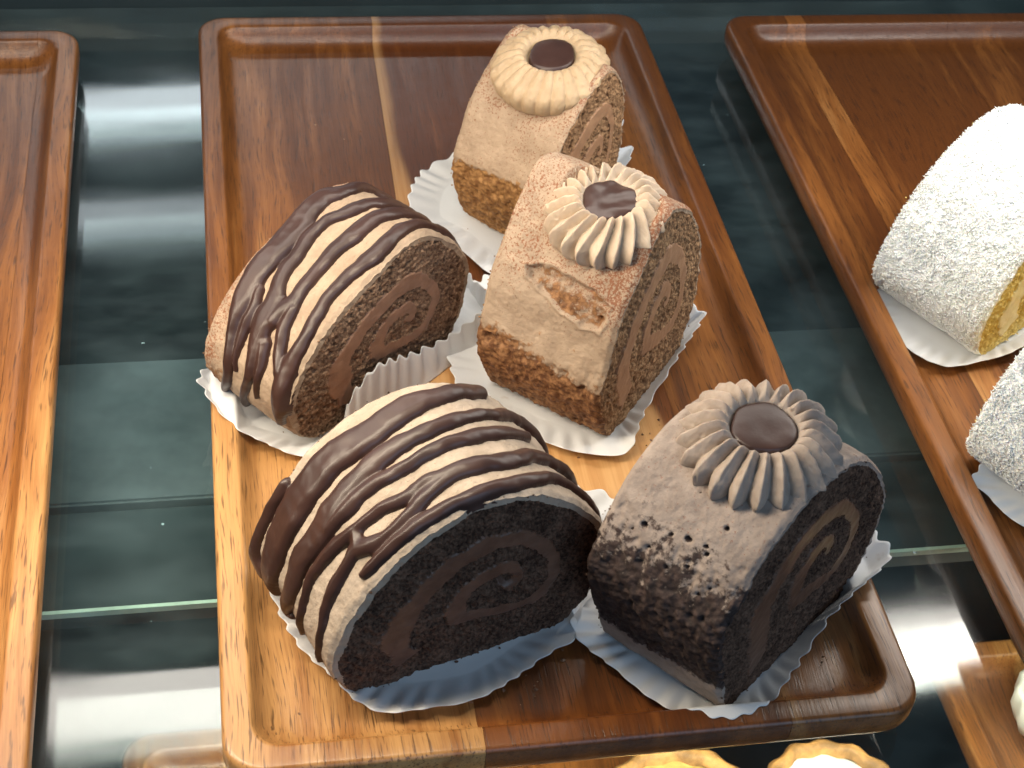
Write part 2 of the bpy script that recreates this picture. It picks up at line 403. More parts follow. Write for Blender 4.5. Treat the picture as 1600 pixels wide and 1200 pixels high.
t = NT('set chocolate')
c = t.coord()
n = t.bump(t.noise(c, 150, 3), 0.08, 0.0008)
n = t.bump(t.noise(c, 900, 2), 0.10, 0.0003, n)
M['choc'] = t.out(t.mix(t.remap(t.noise(c, 60, 3), 0.3, 0.7), (0.030, 0.012, 0.009), (0.046, 0.020, 0.015)), 0.41, n, Specular_IOR_Level=0.5)

t = NT('white paper')
c = t.coord()
n = t.bump(t.noise(c, 500, 3), 0.2, 0.0004)
stain = t.remap(t.noise(c, 70, 4, 0.6), 0.68, 0.76)
t.out(t.mix(t.math('MULTIPLY', stain, 0.35), (0.80, 0.81, 0.82), (0.36, 0.22, 0.14)), 0.6, n)
tr = t.n('BsdfTranslucent'); tr.inputs[0].default_value = (0.80, 0.80, 0.80, 1)
mx = t.n('MixShader'); mx.inputs[0].default_value = 0.22
t.l(t.b.outputs[0], mx.inputs[1]); t.l(tr.outputs[0], mx.inputs[2])
t.l(mx.outputs[0], t.t.nodes['Material Output'].inputs[0])
M['paper'] = t.m

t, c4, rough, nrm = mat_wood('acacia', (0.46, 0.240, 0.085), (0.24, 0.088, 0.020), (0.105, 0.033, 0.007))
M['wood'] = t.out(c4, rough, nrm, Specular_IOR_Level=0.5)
# the stave with the pale sapwood streak: its grain line wanders across the tray
t, c4, rough, nrm = mat_wood('acacia with sapwood', (0.31, 0.125, 0.034), (0.185, 0.060, 0.014), (0.088, 0.025, 0.006))
sx = t.n('SeparateXYZ'); t.l(t.coord(), sx.inputs[0])
fc = t.n('FloatCurve')
cv = fc.mapping.curves[0]
pts = [(-.20, -.060), (-.155, -.035), (-.115, .040), (-.073, .053), (-.044, .046), (.016, -.003), (.069, -.0178), (.184, -.0207), (.2, -.0215)]
while len(cv.points) < len(pts): cv.points.new(0.5, 0.5)
for q, (yy, xx) in zip(cv.points, pts):
    q.location = ((yy + .2) / .4, xx * 4 + 0.5)
fc.mapping.update()
t.l(t.remap(sx.outputs[1], -.2, .2, 0, 1, False), fc.inputs['Value'])
edge = t.math('MULTIPLY', t.math('SUBTRACT', fc.outputs[0], 0.5), 0.25)
wob = t.math('MULTIPLY', t.math('SUBTRACT', t.noise(t.mapping(t.coord(), (200, 25, 100)), 1.0, 3), 0.5), 0.004)
inside = t.remap(t.math('ADD', t.math('SUBTRACT', edge, sx.outputs[0]), wob), -0.0025, 0.0030)
sap = t.mix(t.remap(t.noise(t.mapping(t.coord(), (420, 12, 200)), 1.0, 4), 0.3, 0.75), (0.56, 0.32, 0.13), (0.42, 0.205, 0.07))
fade = t.remap(sx.outputs[1], 0.0, 0.13, 1.0, 0.55)
M['wood_sap'] = t.out(t.mix(t.math('MULTIPLY', inside, fade), c4, sap), rough, nrm, Specular_IOR_Level=0.5)

def simple(name, color, rough=0.5, metal=0.0, noise_amt=0.25, scale=80, emit=None, strength=1.0):
    t = NT(name)
    c = t.coord()
    k = t.noise(c, scale, 4)
    d = tuple(x * (1 - noise_amt) for x in color)
    t.out(t.mix(t.remap(k, 0.3, 0.7), d, color), rough, t.bump(t.noise(c, scale * 6, 3), 0.08, 0.0004), Metallic=metal)
    if emit:
        t.b.inputs['Emission Color'].default_value = emit + (1,)
        t.b.inputs['Emission Strength'].default_value = strength
    return t.m

M['steel'] = simple('reflection grey', (0.16, 0.20, 0.22), 0.45, 0.6)  # grey of the plate that imitates a reflection
M['dark_steel'] = simple('dark steel', (0.020, 0.034, 0.040), 0.45, 0.0, 0.2, 30)
M['black'] = simple('black enamel', (0.006, 0.007, 0.008), 0.4)
M['edge_reflection'] = simple('green edge reflection', (0.62, 0.80, 0.70), 0.2)
M['white_plastic'] = simple('white plastic', (0.75, 0.80, 0.80), 0.4)
M['pastry'] = simple('baked pastry', (0.60, 0.30, 0.09), 0.6, 0, 0.7, 110)
M['custard'] = simple('custard', (0.84, 0.52, 0.16), 0.4, 0, 0.6, 90)
M['cream_white'] = simple('whipped cream', (0.85, 0.83, 0.76), 0.5, 0, 0.1, 60)

# thin glass shelf: clear, faintly green, mirror-like at a slant
t = NT('shelf glass')
tp = t.n('BsdfTransparent'); tp.inputs[0].default_value = (0.90, 0.955, 0.94, 1)
gl = t.n('BsdfGlossy'); gl.inputs['Roughness'].default_value = 0.04; gl.inputs[0].default_value = (1, 1, 1, 1)
c = t.coord()
smear = t.remap(t.noise(t.mapping(c, (9, 22, 9), (0, 0, 0.5)), 1.0, 2), 0.35, 0.75)
t.l(t.math('ADD', t.math('MULTIPLY', smear, 0.10), 0.03), gl.inputs['Roughness'])
fr = t.n('Fresnel')
geo = t.n('NewGeometry')
t.l(t.remap(geo.outputs['Backfacing'], 0, 1, 1.5, 1 / 1.5, False), fr.inputs[0])   # one thin pane: no total reflection inside
mx = t.n('MixShader'); t.l(fr.outputs[0], mx.inputs[0]); t.l(tp.outputs[0], mx.inputs[1]); t.l(gl.outputs[0], mx.inputs[2])
df = t.n('BsdfDiffuse'); df.inputs[0].default_value = (0.42, 0.60, 0.66, 1)
dust_haze = t.math('MULTIPLY', t.remap(t.noise(t.mapping(c, (30, 60, 30), (0, 0, 0.6)), 1.0, 3, 0.5), 0.25, 0.9), 0.045)  # dust film on the pane, strengthened in a bluish tint to add haze
speck = t.remap(t.noise(c, 210, 2), 0.76, 0.80, 0, 0.5)
mx2 = t.n('MixShader'); t.l(t.math('ADD', dust_haze, speck, True), mx2.inputs[0]); t.l(mx.outputs[0], mx2.inputs[1]); t.l(df.outputs[0], mx2.inputs[2])
t.l(mx2.outputs[0], t.t.nodes['Material Output'].inputs[0])
M['glass'] = t.m

# ------------------------------------------------------------------ the case: shelf, lamps, lower deck
shelf = boxes('glass_shelf', [(-70, 70, -26, 23, -0.8, 0.0)], M['glass'])
tag(shelf, 'clear glass display shelf carrying the wooden trays', 'shelf')

tag(boxes('lower_deck', [(-70, 70, -34, 30, -26, -25)], M['black']), kind='structure')
tag(boxes('case_back', [(-70, 70, 24.2, 25.2, -25, 3)], M['dark_steel']), kind='structure')
tag(boxes('reflection_plate', [(-70, 70, -4.9, 2.4, -4.0, -3.2)], M['steel'], None, 0.1), 'grey plate below the glass standing in for a reflection behind the tray middle', 'plate')  # opaque plate that imitates a grey reflection in the shelf glass
tag(boxes('reflection_plate', [(-70, 70, -9.6, -5.05, -4.2, -3.4)], M['dark_steel'], None, 0.1), 'dark plate below the glass standing in for a reflection with a pale green front edge', 'plate')  # opaque plate for the darker part of the imitated reflection
tag(boxes('reflected_edge', [(-70, 70, -9.80, -9.66, -3.3, -3.05)], M['edge_reflection']), 'thin pale green strip standing in for a shelf edge reflected in the glass', 'glass')  # strip that imitates the upper shelf's edge mirrored in the glass

# ------------------------------------------------------------------ wooden trays
def rounded_loop(hw, hl, r, z, n=10):
    pts = []
    for cx, cy, a0 in ((hw - r, hl - r, 0), (-hw + r, hl - r, 90), (-hw + r, -hl + r, 180), (hw - r, -hl + r, 270)):
        for k in range(n + 1):
            a = math.radians(a0 + 90 * k / n)
            pts.append((cx + r * math.cos(a), cy + r * math.sin(a), z))
    return pts

def tray_bm(hw, hl):
    prof = [(.55, .8, .03), (.30, .95, .25), (.05, 1.1, .70), (0, 1.15, .95), (0, 1.15, 1.42), (.04, 1.12, 1.53), (.12, 1.06, 1.59), (.20, 1.0, 1.6),
            (.74, .85, 1.6), (.82, .82, 1.575), (.88, .80, 1.50), (.98, .85, 1.25), (1.12, .95, .98), (1.32, 1.05, .79), (1.58, 1.1, .715), (1.9, 1.2, .70)]
    bm = bmesh.new()
    prev = first = None
    for ins, r, z in prof:
        ring = [bm.verts.new(Vector(p) * CM) for p in rounded_loop(hw - ins, hl - ins, r, z)]
        if prev:
            for i in range(len(ring)):
                j = (i + 1) % len(ring)
                bm.faces.new((prev[i], prev[j], ring[j], ring[i]))
        else:
            first = ring
        prev = ring
    bm.faces.new(prev)
    bm.faces.new(first[::-1])
    return bm

def make_tray(loc, hw, hl, staves, label, group=None, cat='tray'):
    """staves: (x at the back, x at the front) of every joint, and (material, tone) of every stave"""
    root = thing('wooden_tray', loc, 0, label, cat, group)
    joints, tones = staves
    lim = [(-hw - 5, -hw - 5)] + list(joints) + [(hw + 5, hw + 5)]
    for k, (mat, tone) in enumerate(tones):
        bm = tray_bm(hw, hl)
        for (xb, xf), sgn in ((lim[k], 1), (lim[k + 1], -1)):
            if abs(xb) > hw + 4: continue
            g = 0.006 * sgn
            p = Vector((xb + g, hl, 0)) * CM
            d = Vector((xf - xb, -2 * hl, 0)).normalized()
            nrm = Vector((-d.y, d.x, 0)) * sgn      # points into the stave
            bmesh.ops.bisect_plane(bm, geom=bm.verts[:] + bm.edges[:] + bm.faces[:], plane_co=p, plane_no=nrm, clear_inner=True)
        bmesh.ops.recalc_face_normals(bm, faces=bm.faces[:])
        me = bpy.data.meshes.new('wood_stave')
        bm.to_mesh(me); bm.free()
        me.polygons.foreach_set('use_smooth', np.ones(len(me.polygons), bool))
        me.set_sharp_from_angle(angle=math.radians(40))
        o = put('wood_stave', me, mat, root)
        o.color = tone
    return root

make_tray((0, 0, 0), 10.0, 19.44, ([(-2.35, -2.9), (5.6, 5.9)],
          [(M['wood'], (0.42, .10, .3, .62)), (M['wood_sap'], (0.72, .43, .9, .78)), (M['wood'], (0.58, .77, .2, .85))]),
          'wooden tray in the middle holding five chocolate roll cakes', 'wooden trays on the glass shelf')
make_tray((-25.05, -0.9, 0), 10.0, 19.44, ([(3.0, 3.0), (8.3, 8.0)],
          [(M['wood'], (0.58, .2, .5, .8)), (M['wood'], (0.56, .63, .1, .8)), (M['wood'], (0.50, .35, .7, .85))]),
          'empty wooden tray cut off at the left edge', 'wooden trays on the glass shelf')
make_tray((24.0, -0.3, 0), 10.0, 19.44, ([(-7.0, -6.6), (-6.1, -5.0), (1, 1)],
          [(M['wood'], (0.55, .15, .45, .7)), (M['wood'], (0.47, .5, .2, .85)), (M['wood'], (0.76, .9, .6, .8)), (M['wood'], (0.68, .3, .4, .8))]),
          'wooden tray at the right holding white coconut roll cakes', 'wooden trays on the glass shelf')

# ------------------------------------------------------------------ paper liners
def make_paper(rim, base=None, label='', cat='paper liner', group='fluted paper liners under the cakes', pleats=46, seed=0, shrink=0.74):
    NA, NR = 460, 22
    R, _ = closed_spline(rim, NA)
    if base is None:
        c0 = R[:, :2].mean(0)
        B = c0 + (R[:, :2] - c0) * shrink
    else:
        B, _ = closed_spline(base, NA)
        # start both curves at the same bearing
        c0 = B.mean(0)
        aR = np.unwrap(np.arctan2(R[:, 1] - c0[1], R[:, 0] - c0[0])); aB = np.unwrap(np.arctan2(B[:, 1] - c0[1], B[:, 0] - c0[0]))
        if (aR[-1] - aR[0]) * (aB[-1] - aB[0]) < 0: B = B[::-1]; aB = aB[::-1]
        tgt = (aR - aB.min()) % (2 * math.pi)
        src = (aB - aB.min()) % (2 * math.pi)
        o = np.argsort(src)
        B = np.stack([np.interp(tgt, src[o], B[o, k], period=2 * math.pi) for k in (0, 1)], 1)
    c0 = B.mean(0)
    ph = np.arange(NA) / NA * 2 * math.pi
    wob = perlin(np.stack([np.cos(ph) * 2, np.sin(ph) * 2, 0 * ph + seed], 1), 1.0, seed)
    pl = np.sin(ph * pleats + wob * 5)
    irr = 1 + 0.5 * perlin(np.stack([np.cos(ph) * 5, np.sin(ph) * 5, 0 * ph + seed], 1), 1.0, seed + 4)
    V = []
    floor_z = 0.73
    nb = 5
    ins_p = [0, .05, .12, .74, .82, .88, .98, 1.12, 1.32, 1.58, 1.9]; ins_z = [1.5, 1.55, 1.6, 1.6, 1.58, 1.50, 1.25, .98, .79, .72, .70]
    def rest(xy, z):
        ins = np.minimum(10.0 - np.abs(xy[:, 0]), 19.44 - np.abs(xy[:, 1]))
        return np.where(ins > 0, np.maximum(z, np.interp(ins, ins_p, ins_z) + .03), z)
    for j in range(nb):
        k = j / nb
        xy = c0 + (B - c0) * k
        V.append(np.c_[xy, rest(xy, np.full(NA, floor_z))])
    out = R[:, :2] - B
    out /= np.maximum(np.linalg.norm(out, axis=1), 1e-6)[:, None]
    for j in range(NR):
        u = j / (NR - 1)
        xy = B + (R[:, :2] - B) * u
        z = floor_z + (R[:, 2] - floor_z) * (u ** 1.25)
        amp = 0.085 * sstep(0.0, 0.7, u) * irr
        xy = xy + out * (pl * amp * 0.75)[:, None]
        z = z + pl * amp * 0.75 + 0.03 * u * wob
        z = np.maximum(z, floor_z - 0.002 + 0.004 * u)
        V.append(np.c_[xy, rest(xy, z)])
    V = np.stack(V, 1)          # NA, rows, 3
    m = V.shape[1]
    F = grid_faces(NA, m, True)
    me = mesh_from('paper_liner', V.reshape(-1, 3), F)
    o = put('paper_liner', me, M['paper'])
    sm = o.modifiers.new('thickness', 'SOLIDIFY'); sm.thickness = 0.012 * CM; sm.offset = 1
    tag(o, label, cat, group)
    return o

# ------------------------------------------------------------------ roll cakes
def prof_of(d, n):
    P = np.array(d['prof'], float)
    P[:, 1] = np.where(P[:, 1] < .05, -.14, P[:, 1])
    Q, L = closed_spline(P, n)
    Q[:, 1] = np.maximum(Q[:, 1], -.15)
    return Q, L

def build_cake(key, name, label, mats, kind, group, seed, coat_w=0.07, bare_fn=None, dust_fn=None, pits=(), gouge=None, dimple=None, arch=None, spiral=(.25, .40, .15), hollow=0.0):
    d = CAKES[key]
    ang, ax, ln = math.radians(d['ang']), math.radians(d['ax'] - d['ang']), d['ln']
    av = np.array([math.cos(ax), math.sin(ax)]) * ln       # local axis vector (x, y) of the roll
    root = thing(name, (d['p0'][0], d['p0'][1], Z0), ang, label, 'cake', group)
    NS, NV, NR = 560, 96, 112
    P, L = prof_of(d, NS)
    ctr = np.array(d['ctr'])
    s = np.arange(NS) / NS
    v = np.linspace(0, 1, NV)
    tng = np.roll(P, -1, 0) - np.roll(P, 1, 0)
    nl = np.stack([-tng[:, 1], tng[:, 0]], 1); nl /= np.linalg.norm(nl, axis=1)[:, None]
    # --- coat
    S, VV = np.meshgrid(s, v, indexing='ij')
    base = np.zeros((NS, NV, 3))
    base[..., 0] = P[:, None, 0] + VV * av[0]
    base[..., 1] = VV * av[1]
    base[..., 2] = P[:, None, 1]
    Nn = np.zeros((NS, NV, 3)); Nn[..., 0] = nl[:, None, 0]; Nn[..., 2] = nl[:, None, 1]
    bare = bare_fn(S, VV, base) if bare_fn else np.zeros((NS, NV))
    dust = dust_fn(S, VV, base) if dust_fn else np.zeros((NS, NV))
    disp = 0.045 * fbm(base, 0.9, 3, seed) + 0.016 * fbm(base, 6, 3, seed + 5)
    rough = sstep(.25, .75, bare + 0.35 * fbm(base, 2.2, 3, seed + 9))
    disp = disp + rough * (-0.05 + 0.075 * fbm(base, 3.0, 4, seed + 2) - 0.10 * sstep(.35, .7, perlin(base, 3.4, seed + 8)))
    for ps, pv, pr in pits:
        dd = np.hypot((S - ps) * L, (VV - pv) * ln) / (pr * (1 + .55 * perlin(base, 5, seed)))
        h = 1 - sstep(.45, 1.1, dd)
        disp = disp - 0.17 * h
        bare = np.maximum(bare, 1.25 * h)
    if gouge is not None:
        G = np.array(gouge) * [L, ln]
        px, py = S * L, VV * ln
        px = px + .10 * perlin(base, 3, 41); py = py + .12 * perlin(base, 3, 43)
        inside = np.zeros(S.shape, bool); dist = np.full(S.shape, 9.0)
        for k in range(len(G)):
            a, b = G[k], G[(k + 1) % len(G)]
            cond = ((a[1] > py) != (b[1] > py)) & (px < (b[0] - a[0]) * (py - a[1]) / (b[1] - a[1] + 1e-9) + a[0])
            inside ^= cond
            e = b - a; tt = np.clip(((px - a[0]) * e[0] + (py - a[1]) * e[1]) / (e @ e), 0, 1)
            dist = np.minimum(dist, np.hypot(px - a[0] - tt * e[0], py - a[1] - tt * e[1]))
        sd = np.where(inside, dist, -dist)
        inn = sstep(-.02, .14, sd)
        ridge = np.exp(-((sd + .03) / .07) ** 2)
        lanes = perlin(np.stack([px * 3.2, py * .5, 0 * px], -1), 1.0, 12)
        disp = disp + ridge * .06 - inn * (.17 + .07 * fbm(base, 4, 3, 21) - .09 * lanes)
        bare = np.maximum(bare, inn * (.55 + .35 * lanes)) - ridge * .2
    # the coat rolls over at both cut ends, and ends in a crumbly line
    end = np.minimum(VV, 1 - VV) * ln
    disp = disp - 0.10 * (1 - sstep(0, .22, end)) ** 2
    co = base + Nn * disp[..., None]
    jag = 0.05 * fbm(np.stack([P[:, 0], P[:, 1], 0 * s], 1), 3.5, 3, seed + 30)
    co[:, :, 1] += (jag[:, None]) * (1 - sstep(0, .5, VV * ln))
    if arch is not None:
        # the underside is squeezed up towards the cut face
        bot = sstep(.45, -.1, P[:, 1] + .0)
        lift = arch(P[:, 0]) * bot
        co[:, :, 2] += lift[:, None] * (1 - sstep(0, .8, VV))
    if dimple is not None:
        # room for the rosette's hollow middle
        (wx, wy, wz), R_, h_, tx_ = dimple
        lx = (wx - d['p0'][0]) * math.cos(ang) + (wy - d['p0'][1]) * math.sin(ang); ly = -(wx - d['p0'][0]) * math.sin(ang) + (wy - d['p0'][1]) * math.cos(ang)
        rr_ = np.hypot(co[..., 0] - lx, co[..., 1] - ly)
        cap = wz - Z0 - h_ * .62 + (co[..., 0] - lx) * tx_
        kk = sstep(R_ * .92, R_ * .72, rr_)
        co[..., 2] = np.where(kk > 0, co[..., 2] + kk * (np.minimum(co[..., 2], cap) - co[..., 2]), co[..., 2])
    V1 = co.reshape(-1, 3); F1 = grid_faces(NS, NV)
    F1 = np.vstack([F1, np.stack([(NS - 1) * NV + np.arange(NV - 1), np.arange(NV - 1), np.arange(1, NV), (NS - 1) * NV + np.arange(1, NV)], 1)])
    # --- cut faces as polar grids around the roll's middle
    def face(y_end, sgn, nr):
        rho = np.linspace(0, 1, nr) ** .9
        rim = co[:, 0 if sgn < 0 else -1, :]
        cc = np.array([ctr[0] + (0 if sgn < 0 else av[0]), rim[:, 1].mean(), ctr[1]])
        W = cc + (rim[:, None, :] - cc) * rho[None, :, None]
        W[..., 1] = cc[1] + (rim[:, None, 1] - cc[1]) * rho[None, :] ** 14
        return rho, W
    rho, W = face(0, -1, NR)
    RR = np.broadcast_to(rho, (NS, NR)); SS = np.broadcast_to(s[:, None], (NS, NR))
    depth = 1 - RR + 0.028 * fbm(W, 1.6, 3, seed + 11) + 0.012 * perlin(W, 9, seed + 12)
    d0, slope, wd = spiral
    ss2 = SS
    cream = np.zeros((NS, NR), bool)
    for wrap in range(3):
        a0 = d0 + slope * (ss2 + wrap)
        cream |= (depth > a0) & (depth < a0 + wd * (1 + .25 * np.sin(6.28 * ss2)) * (1.0 if wrap == 0 else .8))
    ringw = coat_w * (1 + .5 * fbm(np.stack([P[:, 0], P[:, 1], 0 * s], 1), 0.8, 2, seed + 14)) * sstep(.1, 1.3, P[:, 1] - .2)
    ring = (1 - RR) < ringw[:, None]
    cream &= ~ring
    hole = np.exp(-(((W[..., 0] - ctr[0] + .15) / .34) ** 2 + ((W[..., 2] - ctr[1]) / .17) ** 2)) * (hollow if hollow else 0)
    crumb = (1.5 if hollow else 1.0) * 0.055 * fbm(W, 5.0, 4, seed + 3) - 0.11 * sstep(.28, .62, perlin(W, 5.5, seed + 6)) - 0.06 * sstep(.2, .55, perlin(W, 11, seed + 7))
    y = np.where(ring, -0.01 + .02 * perlin(W, 5, seed), np.where(cream, 0.035 + 0.018 * fbm(W, 2, 2, seed + 1) , crumb))
    y = y * sstep(0, .03, 1 - RR) if False else y
    # soften over the boundary
    edge = sstep(1.0, .93, RR)
    y = np.where(ring, y, y * 1.0)
    W2 = W.copy()
    fade = 1 - sstep(.985, 1.0, RR)
    W2[..., 1] += hole * .5 - y * fade - 0.06 * (1 - RR ** 4)
    # crumbly outline of the bare sponge
    V2 = W2.reshape(-1, 3); F2 = grid_faces(NS, NR, True)
    fi = F2.reshape(NS, NR - 1, 4)
    def pick(mask):
        q = mask[:, :-1] | False
        return fi[q].reshape(-1, 4)
    sponge_mask = ~cream & ~ring
    # back face, coarse and crumbly
    rho_b, WB = face(1, 1, 30)
    WB = WB.copy(); WB[..., 1] += 0.07 * fbm(WB, 4, 3, seed + 15) * (1 - sstep(.97, 1, np.broadcast_to(rho_b, WB.shape[:2])))
    VB = WB.reshape(-1, 3); FB = grid_faces(NS, 30, True)[:, ::-1]
    # sponge = face without cream + back
    a, fa = compact(V2, pick(sponge_mask))
    Vs = np.vstack([a, VB]); Fs = np.vstack([fa, FB + len(a)])
    put('sponge', mesh_from('sponge', Vs, Fs), M[mats[0]], root)
    a, fa = compact(V2, pick(cream))
    put('cream_filling', mesh_from('cream_filling', a, fa), M[mats[1]], root)
    a, fa, eb = compact(V2, pick(ring), np.repeat(bare[:, 0], NR))
    Vc = np.vstack([V1, a]); Fc = np.vstack([F1[:, ::-1], fa + len(V1)])
    me = mesh_from('cream_coat', Vc, Fc)
    attr(me, 'bare', np.r_[bare.ravel(), eb])
    attr(me, 'dust', np.r_[dust.ravel(), eb * 0])
    put('cream_coat', me, M[mats[2]], root)
    # loose crumbs clinging along the cut edge
    r2 = np.random.default_rng(seed + 77)
    V, F = [], []
    for k in range(150):
        i = r2.integers(NS)
        back = r2.random() < .35
        p = (co[i, -1] if back else co[i, 0]) + np.array([nl[i, 0], 0, nl[i, 1]]) * r2.normal(0, .03) + [0, r2.normal(0, .05), 0]
        if not back and ringw[i] > .03 and r2.random() < .8: continue
        r = r2.uniform(.015, .05)
        Q = r2.normal(size=(6, 3)); Q = np.array([[1, 0, 0], [-1, 0, 0], [0, 1, 0], [0, -1, 0], [0, 0, 1], [0, 0, -1]]) * r * r2.uniform(.6, 1.3, (6, 1)) + r2.normal(0, r * .2, (6, 3))
        b = len(V)
        V += list(p + Q)
        F += [[b + x for x in f] for f in ((0, 2, 4), (2, 1, 4), (1, 3, 4), (3, 0, 4), (2, 0, 5), (1, 2, 5), (3, 1, 5), (0, 3, 5))]
    if V:
        tag(put('crumbs', mesh_from('crumbs', np.array(V), F, False), M[mats[0]], root), kind='stuff')
    return dict(root=root, P=P, L=L, ln=ln, av=av, nl=nl, NS=NS, co=co, ang=ang, d=d)

def add_drizzle(ck, stripes, H=0.17, gain=.59):
    P, L, ln, av = ck['P'], ck['L'], ck['ln'], ck['av']
    n, m = 840, 190
    s = np.linspace(0.02, 0.78, n); v = np.linspace(-0.035, 1.02, m)
    fi = (s * ck['NS'])
    per = lambda A: np.stack([np.interp(fi, np.arange(ck['NS']), A[:, k]) for k in (0, 1)], 1)
    Q, Nl = per(P), per(ck['nl'])
    X, Y = np.meshgrid(s * L, v * ln, indexing='ij')
    base3 = np.zeros((n, m, 3))
    base3[..., 0] = Q[:, None, 0] + v[None, :] * av[0]; base3[..., 1] = v[None, :] * av[1]; base3[..., 2] = Q[:, None, 1]
    X2 = X + 0.05 * perlin(base3, 1.7, 91); Y2 = Y + 0.045 * perlin(base3, 1.9, 93)
    sds = []
    for st in stripes:
        A = np.array(st, float)
        A = np.vstack([2 * A[0] - A[1], A, 2 * A[-1] - A[-2]]); A[0, 2] = A[1, 2]; A[-1, 2] = A[-2, 2]
        pts = []
        for i in range(1, len(A) - 2):
            for tt in np.linspace(0, 1, 5, endpoint=False):
                a_, b_, c_, d_ = A[i - 1], A[i], A[i + 1], A[i + 2]
                pts.append(.5 * (2 * b_ + (c_ - a_) * tt + (2 * a_ - 5 * b_ + 4 * c_ - d_) * tt ** 2 + (3 * b_ - a_ - 3 * c_ + d_) * tt ** 3))
        pts.append(A[-2])
        pts = np.array(pts) * [L, ln, 1]
        sd = np.full((n, m), 9.0)
        for a, b in zip(pts[:-1], pts[1:]):
            lo = min(a[0], b[0]) - 1.2; hi = max(a[0], b[0]) + 1.2
            i0, i1 = np.searchsorted(s * L, [lo, hi])
            if i1 <= i0: continue
            e = b[:2] - a[:2]; e2 = max(e @ e, 1e-9)
            x, y = X2[i0:i1], Y2[i0:i1]
            tt = np.clip(((x - a[0]) * e[0] + (y - a[1]) * e[1]) / e2, 0, 1)
            dd = np.hypot(x - a[0] - tt * e[0], y - a[1] - tt * e[1]) - (a[2] + tt * (b[2] - a[2])) * gain
            sd[i0:i1] = np.minimum(sd[i0:i1], dd)
        sds.append(sd)
    sds = np.array(sds)
    k = 0.055
    tot = -k * np.log(np.sum(np.exp(-np.clip(sds, -3, 3) / k), 0))
    who = sds.argmin(0)
    ins = np.clip(-tot, 0, None)
    xx = np.clip(ins / 0.27, 0, 1)
    h = H * np.sqrt(1 - (1 - xx) ** 2) * (1 + .14 * perlin(base3, .7, 97)) + .03 * xx
    h = np.where(tot < 0, h + .035, .035 - 2.2 * tot)
    # keep to the coat, and let the ends of the roll round off
    vl = Y / ln
    # follows the coat's own rounding at the cut edge
    endd = np.minimum(Y, ln - Y)
    h = h - 0.10 * (1 - sstep(0, .22, endd)) ** 2
    N3 = np.zeros((n, m, 3)); N3[..., 0] = Nl[:, None, 0]; N3[..., 2] = Nl[:, None, 1]
    # ride on the coat's low relief
    relief = 0.045 * fbm(base3, 0.9, 3, ck['seed'])
    Vv = base3 + N3 * (h + relief)[..., None]
    gx = np.gradient(Vv, axis=0); gy = np.gradient(Vv, axis=1)
    nrm = np.cross(gx, gy); nrm /= np.linalg.norm(nrm, axis=-1)[..., None]
    flip = np.sign((nrm * N3).sum(-1).mean()); nrm *= flip
    F = grid_faces(n, m)
    if flip < 0: F = F[:, ::-1]
    T = tot.ravel()[F].min(1)
    wf = who.ravel()[F[:, 0]]
    for q in range(len(stripes)):
        sel = F[(T < .045) & (wf == q)]
        if not len(sel): continue
        a, fa, nn = compact(Vv.reshape(-1, 3), sel, nrm.reshape(-1, 3))
        me = mesh_from('chocolate_stripe', a, fa)
        me.normals_split_custom_set_from_vertices(nn.tolist())
        put('chocolate_stripe', me, M['choc'], ck['root'])

